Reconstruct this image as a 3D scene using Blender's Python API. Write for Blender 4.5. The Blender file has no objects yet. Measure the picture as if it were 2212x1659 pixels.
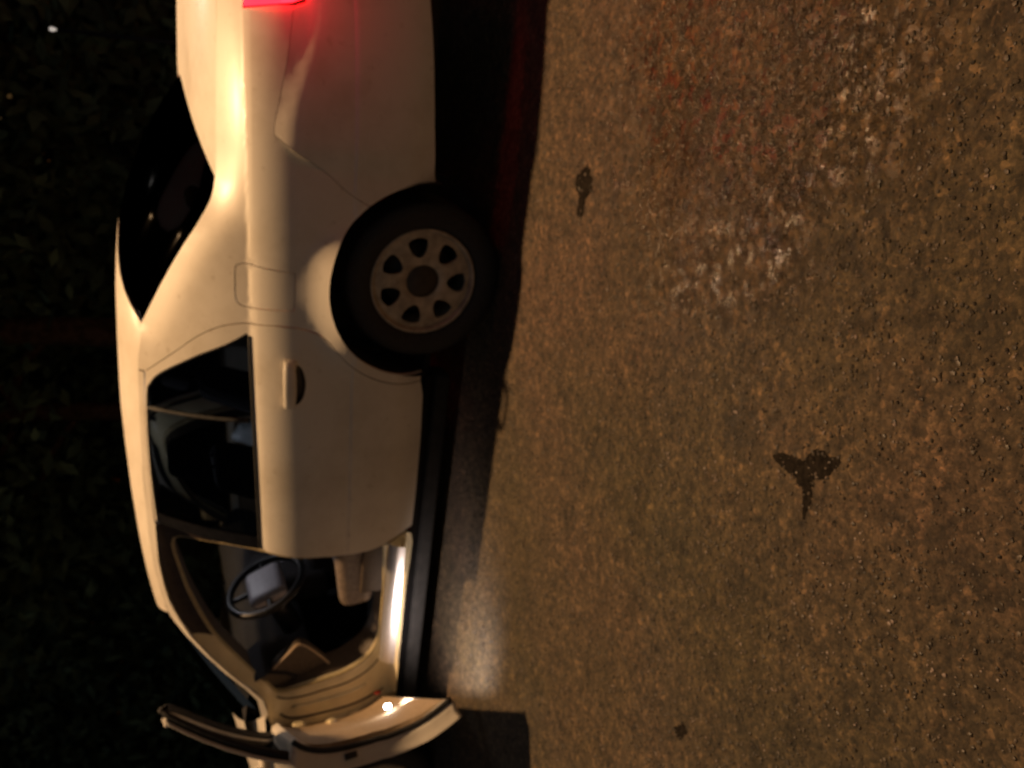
import bpy, bmesh, math, random
from mathutils import Vector, Matrix, noise
from mathutils.geometry import delaunay_2d_cdt
R = math.radians
random.seed(7)
sc = bpy.context.scene
COL = sc.collection

# ------------------------------------------------------------------ camera
# the photographer held the phone sideways: the picture's left is up in the place
CAM = (0.99418, -2.99287, 1.34487); YAW, PITCH, ROLL = 0.445940, 0.410567, -0.046195
f_ = Vector((-math.sin(YAW)*math.cos(PITCH), math.cos(YAW)*math.cos(PITCH), -math.sin(PITCH)))
r_ = Vector((math.cos(YAW), math.sin(YAW), 0)); u_ = r_.cross(f_)
r2 = r_*math.cos(ROLL)+u_*math.sin(ROLL); u2 = u_*math.cos(ROLL)-r_*math.sin(ROLL)
cd = bpy.data.cameras.new('camera'); cam = bpy.data.objects.new('camera', cd); COL.objects.link(cam)
m3 = Matrix((-u2, r2, -f_)).transposed()
cam.matrix_world = Matrix.Translation(CAM) @ m3.to_4x4()
cd.sensor_width = 36; cd.sensor_fit = 'HORIZONTAL'; cd.lens = 36*1822/2212
cd.clip_start = .05; cd.clip_end = 500
cd.dof.use_dof = True; cd.dof.focus_distance = 1.0; cd.dof.aperture_fstop = 4.9
sc.camera = cam

# ------------------------------------------------------------------ light
sc.view_settings.view_transform = 'Standard'; sc.view_settings.look = 'None'
sc.view_settings.gamma = 1; sc.view_settings.exposure = 0; sc.view_settings.use_curve_mapping = False
w = bpy.data.worlds.new('World'); sc.world = w; w.use_nodes = True
nt = w.node_tree; bg = nt.nodes['Background']
sky = nt.nodes.new('ShaderNodeTexSky'); sky.sky_type = 'NISHITA'; sky.sun_disc = False
sky.sun_elevation = R(-1.2); sky.sun_rotation = R(200)
nt.links.new(sky.outputs[0], bg.inputs[0]); bg.inputs[1].default_value = 0.15

def lamp(name, kind, loc, energy, color, size=.1, aim=None, parent=None, **kw):
    d = bpy.data.lights.new(name, kind); d.energy = energy; d.color = color
    if kind in ('POINT', 'SPOT'): d.shadow_soft_size = size
    for k, v in kw.items(): setattr(d, k, v)
    o = bpy.data.objects.new(name, d); COL.objects.link(o); o.location = loc
    if aim is not None: o.rotation_euler = (Vector(aim)-Vector(loc)).to_track_quat('-Z', 'Y').to_euler()
    return o
# the street lamp that lights the place from above
lamp('street_light', 'SPOT', (.15, 1.15, 7.2), 2580, (1.0, .60, .29), .16, (.0, -.6, 0), spot_size=R(76), spot_blend=.8)

# a second, white lamp farther off behind the hedge: it only shows as glints on the damp ground
lamp('far_street_light', 'POINT', (1.30, 7.6, 7.2), 230, (1.0, .93, .85), .10)

# ------------------------------------------------------------------ helpers
def pch(xs, ys):
    n = len(xs); d = [(ys[i+1]-ys[i])/(xs[i+1]-xs[i]) for i in range(n-1)]
    m = [d[0]]+[0 if d[i-1]*d[i] <= 0 else 2*d[i-1]*d[i]/(d[i-1]+d[i]) for i in range(1, n-1)]+[d[-1]]
    def f(x):
        if x <= xs[0]: return ys[0]+m[0]*(x-xs[0])
        if x >= xs[-1]: return ys[-1]+m[-1]*(x-xs[-1])
        i = 0
        while x > xs[i+1]: i += 1
        h = xs[i+1]-xs[i]; t = (x-xs[i])/h
        return (2*t**3-3*t*t+1)*ys[i]+(t**3-2*t*t+t)*h*m[i]+(3*t*t-2*t**3)*ys[i+1]+(t**3-t*t)*h*m[i+1]
    return f
def sm(t):
    t = max(0., min(1., t)); return t*t*(3-2*t)
def lerp(a, b, t): return a+(b-a)*t

def mesh_obj(name, verts, faces, mat, parent=None, smooth=True, origin=(0, 0, 0), mats=None, fm=None):
    O = Vector(origin)
    me = bpy.data.meshes.new(name)
    me.from_pydata([Vector(v)-O for v in verts], [], faces)
    me.materials.append(mat)
    if mats:
        for m in mats: me.materials.append(m)
        me.polygons.foreach_set('material_index', fm)
    me.polygons.foreach_set('use_smooth', [smooth]*len(me.polygons))
    me.update()
    o = bpy.data.objects.new(name, me); COL.objects.link(o)
    if parent is not None: o.parent = parent
    return o

class MB:
    """collects shapes for one mesh"""
    def __init__(s): s.v = []; s.f = []
    def add(s, v, f):
        n = len(s.v); s.v += [tuple(a) for a in v]; s.f += [tuple(i+n for i in q) for q in f]; return s
    def grid(s, nu, nv, fn, flip=False, closeu=False):
        n = len(s.v); lu = nu if closeu else nu+1
        for i in range(lu):
            for j in range(nv+1): s.v.append(tuple(fn(i/nu, j/nv)))
        for i in range(nu):
            for j in range(nv):
                a = n+i*(nv+1)+j; b = n+((i+1) % lu)*(nv+1)+j
                q = (a, b, b+1, a+1); s.f.append(q[::-1] if flip else q)
        return s
    def tube(s, pts, rad, n=8, closed=False, caps=True):
        P = [Vector(p) for p in pts]; N = len(P); rr = rad if isinstance(rad, (list, tuple)) else [rad]*N
        T = []
        for i in range(N):
            a = P[(i-1) % N] if (closed or i > 0) else P[i]; b = P[(i+1) % N] if (closed or i < N-1) else P[i]
            T.append((b-a).normalized())
        up = Vector((0, 0, 1)) if abs(T[0].z) < .9 else Vector((1, 0, 0)); nrm = T[0].cross(up).normalized()
        base = len(s.v)
        for i in range(N):
            nrm = (nrm-T[i]*nrm.dot(T[i])).normalized(); bn = T[i].cross(nrm)
            for k in range(n):
                a = 2*math.pi*k/n; s.v.append(tuple(P[i]+(nrm*math.cos(a)+bn*math.sin(a))*rr[i]))
        for i in range(N if closed else N-1):
            for k in range(n):
                a = base+i*n; b = base+((i+1) % N)*n; s.f.append((a+k, a+(k+1) % n, b+(k+1) % n, b+k))
        if not closed and caps:
            s.f.append(tuple(base+k for k in range(n))[::-1]); s.f.append(tuple(base+(N-1)*n+k for k in range(n)))
        return s
    def rbox(s, c, d, r=.02, rot=None, seg=3, taper=(1, 1)):
        """rounded box: centre c, half sizes d"""
        bm = bmesh.new(); bmesh.ops.create_cube(bm, size=2)
        for v in bm.verts:
            t = (v.co.z+1)/2; k = lerp(1, taper[0], t), lerp(1, taper[1], t)
            v.co = Vector((v.co.x*d[0]*k[0], v.co.y*d[1]*k[1], v.co.z*d[2]))
        if r > 0: bmesh.ops.bevel(bm, geom=bm.edges[:]+bm.verts[:], offset=r, segments=seg, profile=.5, affect='EDGES')
        M = Matrix.Translation(c) @ (rot.to_matrix().to_4x4() if rot else Matrix())
        bm.transform(M); bm.verts.index_update()
        s.add([v.co[:] for v in bm.verts], [[v.index for v in f.verts] for f in bm.faces]); bm.free(); return s
    def lathe(s, prof, c, axis='y', n=64, closed=False):
        """prof: (radius, offset along the axis)"""
        m = len(prof)
        def fn(u, v):
            a = 2*math.pi*u; r, h = prof[min(int(round(v*(m-1))), m-1)]
            if axis == 'y': return (c[0]+r*math.cos(a), c[1]+h, c[2]+r*math.sin(a))
            return (c[0]+r*math.cos(a), c[1]+r*math.sin(a), c[2]+h)
        return s.grid(n, m-1, fn, closeu=True)
    def build(s, name, mat, parent=None, smooth=True, origin=(0, 0, 0)):
        return mesh_obj(name, s.v, s.f, mat, parent, smooth, origin)

def dense(poly, step, closed=True):
    out = []; n = len(poly)
    for i in range(n if closed else n-1):
        a = Vector(poly[i]); b = Vector(poly[(i+1) % n]); k = max(1, int(math.ceil((b-a).length/step)))
        out += [a.lerp(b, j/k) for j in range(k)]
    if not closed: out.append(Vector(poly[-1]))
    return out
def smooth_line(pts, n=5, closed=False):
    P = [Vector(p) for p in pts]; out = []; N = len(P)
    for i in range(N if closed else N-1):
        g = lambda k: P[k % N] if closed else P[max(0, min(N-1, k))]
        p0, p1, p2, p3 = g(i-1), g(i), g(i+1), g(i+2)
        for j in range(n):
            t = j/n
            out.append(.5*((2*p1)+(p2-p0)*t+(2*p0-5*p1+4*p2-p3)*t*t+(3*p1-p0-3*p2+p3)*t**3))
    if not closed: out.append(P[-1])
    return out
def in_poly(p, poly):
    x, y = p; c = False; n = len(poly); j = n-1
    for i in range(n):
        a, b = poly[i], poly[j]
        if (a[1] > y) != (b[1] > y) and x < (b[0]-a[0])*(y-a[1])/(b[1]-a[1])+a[0]: c = not c
        j = i
    return c
def dist_poly(p, P):
    d = 9
    for i in range(len(P)):
        a, b = P[i], P[(i+1) % len(P)]; ab = b-a; t = max(0, min(1, (p-a).dot(ab)/max(1e-12, ab.length_squared)))
        d = min(d, (a+ab*t-p).length)
    return d
def sheet(mb, outline, fn, step=.025, holes=(), extra=(), back=None, rim=True):
    """fill a 2-D outline with triangles and lay it on the surface fn(a, b, depth); back > 0 folds the edge in"""
    O = dense(outline, step); H = [dense(h, step) for h in holes]
    pts = list(O); con = [list(range(len(O)))]
    for h in H: con.append(list(range(len(pts), len(pts)+len(h)))); pts += h
    x0 = min(p.x for p in O); x1 = max(p.x for p in O); z0 = min(p.y for p in O); z1 = max(p.y for p in O)
    nx = max(1, int((x1-x0)/step)); nz = max(1, int((z1-z0)/step)); cand = []
    for i in range(nx+1):
        X = lerp(x0, x1, i/nx)
        for j in range(nz+1): cand.append(Vector((X, lerp(z0, z1, j/nz))))
        for g in extra: cand += [Vector((X, g(X)+q)) for q in (-.022, -.011, -.005, 0, .005, .011, .022)]
    loops = [O]+H
    for c in cand:
        if in_poly(c, O) and not any(in_poly(c, h) for h in H) and all(dist_poly(c, L) > step*.3 for L in loops): pts.append(c)
    V, E, F, _, _, _ = delaunay_2d_cdt([Vector((p.x, p.y)) for p in pts], [], [c if k == 0 else c[::-1] for k, c in enumerate(con)], 1, 1e-6)
    keep = []
    for f in F:
        c = sum((V[i] for i in f), Vector((0, 0)))/len(f)
        if in_poly(c, O) and not any(in_poly(c, h) for h in H): keep.append(f)
    base = len(mb.v); mb.v += [tuple(fn(p.x, p.y, 0)) for p in V]; mb.f += [tuple(base+i for i in f) for f in keep]
    if back:
        for L in loops:
            n = len(mb.v); k = len(L)
            for d in (0., back*.25, back):
                sh = .0012 if d else 0
                for i, p in enumerate(L):
                    mb.v.append(tuple(fn(p.x, p.y, d)))
            for r in range(2):
                for i in range(k): a = n+r*k; mb.f.append((a+i, a+(i+1) % k, a+k+(i+1) % k, a+k+i))
    return mb

# ------------------------------------------------------------------ materials
def new_mat(name):
    m = bpy.data.materials.new(name); m.use_nodes = True; t = m.node_tree; return m, t, t.nodes['Principled BSDF']
def simple(name, col, rough=.5, metal=0, coat=0, spec=.5, nscale=None, namt=.1, bump=0, emit=None, es=0):
    m, t, b = new_mat(name)
    b.inputs['Base Color'].default_value = (*col, 1); b.inputs['Roughness'].default_value = rough
    b.inputs['Metallic'].default_value = metal; b.inputs['Coat Weight'].default_value = coat
    b.inputs['Specular IOR Level'].default_value = spec
    if emit: b.inputs['Emission Color'].default_value = (*emit, 1); b.inputs['Emission Strength'].default_value = es
    if nscale:
        tc = t.nodes.new('ShaderNodeTexCoord'); n = t.nodes.new('ShaderNodeTexNoise'); n.inputs['Scale'].default_value = nscale; n.inputs['Detail'].default_value = 5
        t.links.new(tc.outputs['Object'], n.inputs['Vector'])
        r = t.nodes.new('ShaderNodeValToRGB'); r.color_ramp.elements[0].position = .35; r.color_ramp.elements[1].position = .65
        r.color_ramp.elements[0].color = (*[c*(1-namt) for c in col], 1); r.color_ramp.elements[1].color = (*[min(1, c*(1+namt)) for c in col], 1)
        t.links.new(n.outputs[0], r.inputs[0]); t.links.new(r.outputs[0], b.inputs['Base Color'])
        if bump:
            bp = t.nodes.new('ShaderNodeBump'); bp.inputs['Strength'].default_value = bump; bp.inputs['Distance'].default_value = .01
            t.links.new(n.outputs[0], bp.inputs['Height']); t.links.new(bp.outputs[0], b.inputs['Normal'])
    return m
def paint_mat():
    m, t, b = new_mat('white_car_paint'); L = t.links.new
    tc = t.nodes.new('ShaderNodeTexCoord')
    n = t.nodes.new('ShaderNodeTexNoise'); n.inputs['Scale'].default_value = 3.2; n.inputs['Detail'].default_value = 7; n.inputs['Roughness'].default_value = .65
    n2 = t.nodes.new('ShaderNodeTexNoise'); n2.inputs['Scale'].default_value = 26; n2.inputs['Detail'].default_value = 4
    L(tc.outputs['Object'], n.inputs['Vector']); L(tc.outputs['Object'], n2.inputs['Vector'])
    r = t.nodes.new('ShaderNodeValToRGB'); e = r.color_ramp.elements
    e[0].position = .30; e[0].color = (.60, .54, .44, 1); e[1].position = .55; e[1].color = (.74, .685, .59, 1)
    L(n.outputs[0], r.inputs[0])
    r2_ = t.nodes.new('ShaderNodeValToRGB'); e = r2_.color_ramp.elements     # specks of road dirt
    e[0].position = .27; e[0].color = (.70, .66, .6, 1); e[1].position = .36; e[1].color = (1, 1, 1, 1)
    L(n2.outputs[0], r2_.inputs[0])
    mx = t.nodes.new('ShaderNodeMix'); mx.data_type = 'RGBA'; mx.blend_type = 'MULTIPLY'; mx.inputs[0].default_value = .5
    L(r.outputs[0], mx.inputs[6]); L(r2_.outputs[0], mx.inputs[7]); L(mx.outputs[2], b.inputs['Base Color'])
    b.inputs['Roughness'].default_value = .48; b.inputs['Coat Weight'].default_value = .25; b.inputs['Coat Roughness'].default_value = .26
    return m
def glass_mat(name, tint, rough=.03, gloss=.9):
    m = bpy.data.materials.new(name); m.use_nodes = True; t = m.node_tree; t.nodes.clear(); L = t.links.new
    o = t.nodes.new('ShaderNodeOutputMaterial'); mx = t.nodes.new('ShaderNodeMixShader'); tr = t.nodes.new('ShaderNodeBsdfTransparent')
    g = t.nodes.new('ShaderNodeBsdfGlossy'); fr = t.nodes.new('ShaderNodeFresnel'); fr.inputs[0].default_value = 1.5
    tr.inputs[0].default_value = (*tint, 1); g.inputs['Roughness'].default_value = rough; g.inputs[0].default_value = (gloss, gloss, gloss, 1)
    L(fr.outputs[0], mx.inputs[0]); L(tr.outputs[0], mx.inputs[1]); L(g.outputs[0], mx.inputs[2]); L(mx.outputs[0], o.inputs[0]); return m
def ground_mat():
    m, t, b = new_mat('worn_wet_concrete'); L = t.links.new; N = t.nodes.new
    tc = N('ShaderNodeTexCoord'); P = tc.outputs['Object']
    # warp a little so that the stones are not a lattice
    def noi(scale, detail=4, rough=.6):
        n = N('ShaderNodeTexNoise'); n.inputs['Scale'].default_value = scale; n.inputs['Detail'].default_value = detail; n.inputs['Roughness'].default_value = rough
        L(P, n.inputs['Vector']); return n.outputs[0]
    def ramp(inp, *st):
        r = N('ShaderNodeValToRGB'); e = r.color_ramp.elements
        while len(e) < len(st): e.new(.5)
        for q, (p, c) in zip(e, st): q.position = p; q.color = (*c, 1) if len(c) == 3 else c
        L(inp, r.inputs[0]); return r.outputs[0]
    def mix(kind, a, bb, fac=1.):
        x = N('ShaderNodeMix'); x.data_type = 'RGBA'; x.blend_type = kind; x.clamp_factor = True; x.clamp_result = False
        if isinstance(fac, float): x.inputs[0].default_value = fac
        else: L(fac, x.inputs[0])
        for s, v in ((6, a), (7, bb)):
            if isinstance(v, tuple): x.inputs[s].default_value = (*v, 1)
            else: L(v, x.inputs[s])
        return x.outputs[2]
    wn = N('ShaderNodeTexNoise'); wn.inputs['Scale'].default_value = 30; wn.inputs['Detail'].default_value = 3; L(P, wn.inputs['Vector'])
    wv = N('ShaderNodeVectorMath'); wv.operation = 'MULTIPLY_ADD'; L(wn.outputs['Color'], wv.inputs[0]); wv.inputs[1].default_value = (.013, .013, .013); L(P, wv.inputs[2]); PW = wv.outputs[0]
    v1 = N('ShaderNodeTexVoronoi'); v1.inputs['Scale'].default_value = 78; L(PW, v1.inputs['Vector'])
    v2 = N('ShaderNodeTexVoronoi'); v2.inputs['Scale'].default_value = 150; L(PW, v2.inputs['Vector'])
    v3 = N('ShaderNodeTexVoronoi'); v3.inputs['Scale'].default_value = 50; L(PW, v3.inputs['Vector'])
    sep = N('ShaderNodeSeparateColor'); L(v1.outputs['Color'], sep.inputs[0])
    sep2 = N('ShaderNodeSeparateColor'); L(v2.outputs['Color'], sep2.inputs[0])
    sep3 = N('ShaderNodeSeparateColor'); L(v3.outputs['Color'], sep3.inputs[0])
    base = ramp(noi(1.1, 6, .6), (.32, (.056, .045, .026)), (.5, (.079, .059, .034)), (.68, (.102, .072, .043)))
    s1 = ramp(noi(38, 4, .7), (.34, (.38, .37, .36)), (.46, (.85, .83, .81)), (.55, (1.12, 1.08, 1.04)), (.68, (2.0, 1.8, 1.7)))
    s0 = ramp(sep.outputs[0], (0., (.45, .44, .42)), (.5, (.95, .93, .9)), (.82, (1.25, 1.18, 1.12)), (.92, (1.8, 1.6, 1.5)), (1., (2.4, 2.1, 2.0)))
    s2 = ramp(sep2.outputs[1], (0., (.55, .55, .55)), (.6, (1., 1., 1.)), (1., (1.7, 1.65, 1.5)))
    c = mix('MULTIPLY', base, s1, .85); c = mix('MULTIPLY', c, s0, .6); c = mix('MULTIPLY', c, s2, .45)
    c = mix('MULTIPLY', c, ramp(noi(13, 6, .7), (.30, (.25, .24, .22)), (.5, (1, 1, 1)), (.70, (1.6, 1.55, 1.45))), .85)
    # pale chips of quartz
    chip = ramp(sep3.outputs[2], (0., (0, 0, 0)), (.88, (0, 0, 0)), (1., (1, 1, 1)))
    near = ramp(v3.outputs['Distance'], (.0, (1, 1, 1)), (.20, (1, 1, 1)), (.30, (0, 0, 0)))
    cm = N('ShaderNodeMath'); cm.operation = 'MULTIPLY'; L(chip, cm.inputs[0]); L(near, cm.inputs[1])
    cm2 = N('ShaderNodeMath'); cm2.operation = 'MULTIPLY'; L(cm.outputs[0], cm2.inputs[0]); cm2.inputs[1].default_value = .8
    c = mix('MIX', c, (.36, .27, .23), cm2.outputs[0])
    # pits and dark damp hollows
    c = mix('MULTIPLY', c, ramp(noi(5.0, 8, .75), (.33, (.35, .35, .36)), (.41, (1, 1, 1))), .75)
    c = mix('MULTIPLY', c, ramp(noi(.9, 3, .5), (.36, (.96, 1.01, .88)), (.5, (1, 1, 1)), (.64, (1.04, .95, 1.05))), .9)
    # a damp area behind the parking place
    vd = N('ShaderNodeVectorMath'); vd.operation = 'DISTANCE'; L(P, vd.inputs[0]); vd.inputs[1].default_value = (1.00, -1.20, 0)
    dn = N('ShaderNodeMath'); dn.operation = 'MULTIPLY_ADD'; L(noi(3.2, 5, .6), dn.inputs[0]); dn.inputs[1].default_value = 1.0; L(vd.outputs['Value'], dn.inputs[2])
    dh = N('ShaderNodeMath'); dh.operation = 'MULTIPLY'; L(dn.outputs[0], dh.inputs[0]); dh.inputs[1].default_value = .5
    wet = ramp(dh.outputs[0], (.0, (1, 1, 1)), (.42, (1, 1, 1)), (.72, (0, 0, 0)))
    for (sx, sy, sr, so) in ((-.225, -1.655, .085, .45), (.13, -1.53, .10, .5), (-.575, -.81, .08, .45), (.22, -2.11, .035, .5), (.80, -1.10, .22, .30), (-.30, -2.25, .09, .4), (.62, -2.05, .07, .45)):
        q = N('ShaderNodeVectorMath'); q.operation = 'DISTANCE'; L(P, q.inputs[0]); q.inputs[1].default_value = (sx, sy, 0)
        q2 = N('ShaderNodeMath'); q2.operation = 'MULTIPLY_ADD'; L(noi(17, 6, .75), q2.inputs[0]); q2.inputs[1].default_value = sr*2.2; L(q.outputs['Value'], q2.inputs[2])
        q3 = N('ShaderNodeMapRange'); q3.inputs['From Min'].default_value = sr*1.45; q3.inputs['From Max'].default_value = sr*2.1; q3.inputs['To Min'].default_value = so; q3.inputs['To Max'].default_value = 0; L(q2.outputs[0], q3.inputs['Value'])
        c = mix('MIX', c, (.018, .015, .009), q3.outputs[0])
    film = ramp(noi(25, 4, .6), (.48, (0, 0, 0)), (.56, (1, 1, 1)))
    fm = N('ShaderNodeMath'); fm.operation = 'MULTIPLY'; L(wet, fm.inputs[0]); L(film, fm.inputs[1]); FILM = fm.outputs[0]
    wetd = mix('MULTIPLY', c, (.80, .74, .72), wet); L(wetd, b.inputs['Base Color'])
    rr = mix('MIX', (.78, .78, .78), ramp(sep2.outputs[0], (0., (.10, .10, .10)), (1., (.42, .42, .42))), wet)
    rr = mix('MIX', rr, (.07, .07, .07), FILM); L(rr, b.inputs['Roughness'])
    b.inputs['Specular IOR Level'].default_value = .5
    h = N('ShaderNodeMath'); h.operation = 'MULTIPLY_ADD'; L(v1.outputs['Distance'], h.inputs[0]); h.inputs[1].default_value = -.60; L(noi(58, 9, .85), h.inputs[2])
    h2 = N('ShaderNodeMath'); h2.operation = 'MULTIPLY_ADD'; L(v3.outputs['Distance'], h2.inputs[0]); h2.inputs[1].default_value = -.25; L(h.outputs[0], h2.inputs[2])
    bp = N('ShaderNodeBump'); bp.inputs['Strength'].default_value = .85; bp.inputs['Distance'].default_value = .012
    L(h2.outputs[0], bp.inputs['Height'])
    bs = N('ShaderNodeMapRange'); bs.inputs['To Min'].default_value = .65; bs.inputs['To Max'].default_value = .20; L(FILM, bs.inputs['Value']); L(bs.outputs[0], bp.inputs['Strength']); L(bp.outputs[0], b.inputs['Normal'])
    return m
M_paint = paint_mat()
M_cream = simple('cream_painted_metal', (.70, .60, .38), .38, coat=.5, nscale=9, namt=.12)
M_black = simple('black_plastic', (.008, .008, .009), .35, spec=.25, nscale=40, namt=.3)
M_rubber = simple('black_rubber', (.014, .013, .012), .7, nscale=60, namt=.3, bump=.2)
M_under = simple('dark_underside', (.012, .011, .010), .9, nscale=20, namt=.4)
M_rim = simple('dull_grey_alloy', (.40, .34, .26), .5, metal=.2, nscale=25, namt=.25)
M_hub = simple('dark_hub', (.028, .022, .016), .5, nscale=30, namt=.3)
M_glass = glass_mat('tinted_glass', (.085, .095, .105), .03, .12)
M_rglass = glass_mat('glintless_rear_glass', (.12, .12, .12), .12, .0003)  # gloss colour cut to near black so no lamp glints show
M_clear = glass_mat('lightly_tinted_glass', (.45, .48, .46), .03, .35)
M_mirror = simple('mirror_glass', (.7, .7, .7), .03, metal=1)
M_seat = simple('charcoal_cloth', (.014, .013, .015), .9, nscale=180, namt=.35, bump=.3)
M_insert = simple('mauve_grey_cloth', (.26, .24, .26), .85, nscale=160, namt=.2, bump=.3)
M_bolster = simple('brown_grey_leather', (.17, .135, .11), .5, nscale=60, namt=.25, bump=.3)
M_trim = simple('brown_interior_plastic', (.075, .055, .038), .6, nscale=80, namt=.2, bump=.2)
M_carpet = simple('black_carpet', (.012, .012, .012), 1, nscale=200, namt=.4)
M_wheelgrey = simple('grey_hub_cover', (.30, .28, .30), .5, nscale=60, namt=.1)
M_steel = simple('brushed_steel', (.80, .79, .78), .38, metal=.9, nscale=90, namt=.06)
M_seal = simple('cream_rubber_seal', (.42, .34, .18), .45, coat=.3, nscale=50, namt=.15)
M_beige = simple('beige_door_trim', (.40, .30, .20), .85, spec=.15, nscale=70, namt=.15, bump=.2)
M_drip = simple('brown_black_rubber', (.030, .018, .014), .6, nscale=40, namt=.3)
M_white = simple('pale_standin', (.74, .80, .84), .8, nscale=14, namt=.2, bump=.5)
M_tail = simple('lit_red_lens', (.5, .01, .01), .25, coat=1, emit=(1, .005, .010), es=13)
M_reddark = simple('dark_red_lens', (.25, .006, .006), .2, coat=1, nscale=50, namt=.2)
M_redplug = simple('red_rubber_plug', (.35, .03, .015), .5, nscale=60, namt=.2)
M_lens = simple('lit_white_lens', (.9, .9, .9), .3, emit=(1, .93, .85), es=40)
M_chrome = simple('chrome', (.8, .8, .8), .12, metal=1, nscale=20, namt=.03)
M_head = glass_mat('headlamp_lens', (.8, .8, .8))
M_plate = simple('pale_plate', (.6, .6, .58), .5, nscale=20, namt=.08)

# ------------------------------------------------------------------ the shape of the car's side
belt = pch([-3.5, -2.9, -2.2, -1.15, 0, .6, 1.15], [.70, .80, .87, .922, .98, .998, 1.01])
wid = pch([-3.55, -3.45, -3.2, -2.8, -2.3, -1.5, -.5, .1, .5, .8, 1.0, 1.1, 1.16], [.55, .30, .12, .03, .006, 0, 0, .004, .016, .045, .09, .14, .22])
low = pch([0, .012, .03, .06, .10, .15, .22, .30], [.078, .066, .052, .036, .021, .010, .003, 0])
bot = pch([.15, .22, .27, .34, .42, .52, .62], [.14, .100, .076, .044, .018, .005, .0])
zc = lambda X: .615+.035*X
WB = -2.82
CP = [(-.27, 1.345), (-.074, 1.264), (.079, 1.192), (.205, 1.122), (.269, 1.094), (.336, 1.082)]
def seg_d(x, z, a, b):
    ax, az = a; dx, dz = b[0]-ax, b[1]-az; t = max(0, min(1, ((x-ax)*dx+(z-az)*dz)/(dx*dx+dz*dz))); return math.hypot(ax+dx*t-x, az+dz*t-z)
def side(X, z):
    zb = belt(X); y = wid(X)
    if z <= zb:
        d = zb-z; y += (low(d) if d < .30 else 0)+(bot(z) if z < .62 else 0)
        y -= .005*sm((zc(X)-z)/.010)
    else:
        e = z-zb; y0 = .080+.40*e+.62*e*e; k = sm((X-.12)/.33)
        y += lerp(y0, .080+1.15*e+4*e*e, k) if k else y0
        if X > -.36 and e > .03:      # the rear pillar rounds over towards the window
            d = min(seg_d(X, z, CP[i], CP[i+1]) for i in range(len(CP)-1)); y += .030*(1-k)*max(0., 1-d/.085)**1.6
    for c in (0., WB):
        r = math.hypot(X-c, z-.322)
        if r < .50 and z > .2: y -= .044*max(0., min(1., (.495-r)/.105))**2.0*sm((z-.49)/.2)*(1-sm((X-c-.07)/.2))
    return y
def skin(off=0., right=False):
    def fn(X, z, d):
        y = side(X, z)+off+d
        return (X, 1.8-y, z) if right else (X, y, z)
    return fn
RZ = pch([-2.2, -2.06, -1.93, -1.76, -1.66, -1.5, -1.37, -1.14, -.9, -.49, -.27], [.90, .925, 1.058, 1.222, 1.290, 1.327, 1.345, 1.360, 1.368, 1.366, 1.345])   # where the side turns into the roof
CZ = pch([-1.85, -1.6, -1.4, -1.1, -.7, -.27, .02], [1.325, 1.375, 1.402, 1.428, 1.446, 1.440, 1.415])         # roof crown
def arc(r, a0, a1, n, c=0.): return [(c+r*math.cos(R(lerp(a0, a1, i/n))), .322+r*math.sin(R(lerp(a0, a1, i/n)))) for i in range(n+1)]

# outlines (length, height) in metres, measured from the rear axle
CP = [(-.27, 1.345), (-.074, 1.264), (.079, 1.192), (.205, 1.122), (.269, 1.094), (.336, 1.082)]
cpil = [(p.x, p.y) for p in smooth_line(CP, 4)]
seamC = [(-.176, .988), (-.202, 1.069), (-.256, 1.148), (-.358, 1.245), (-.462, 1.340)]
seamC = [(p.x, p.y) for p in smooth_line(seamC, 4)]
WIN = [(-.219, .983), (-.274, 1.053), (-.338, 1.149), (-.417, 1.247), (-.467, 1.297), (-.513, 1.323), (-.559, 1.334), (-.774, 1.337), (-.996, 1.329), (-1.165, 1.316)]
win_edge = [(p.x, p.y) for p in smooth_line(WIN, 4)]
bump_seam = [(.523, .905), (.472, .832), (.417, .737), (.345, .650), (.30, .568)]
bump_seam = [(p.x, p.y) for p in smooth_line(bump_seam, 4)]
G = .0025
A0 = math.degrees(math.atan2(.246, .30))
door_low = arc(.430, 184, 128, 14)
door_rear = door_low+[(-.225, .690), (-.197, .724), (-.180, .765), (-.170, .81), (-.166, .881), (-.172, .95)]

car = bpy.data.objects.new('parked_car', None); COL.objects.link(car); car.location = (-1.25, .9, 0)
car['label'] = 'dirty white four-door sedan with its front door standing open and rear lamp lit'
car['category'] = 'car'
CO = Vector(car.location)
def part(name, mb, mat, parent=None, smooth=True):
    return mb.build(name, mat, parent or car, smooth, CO)

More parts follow.
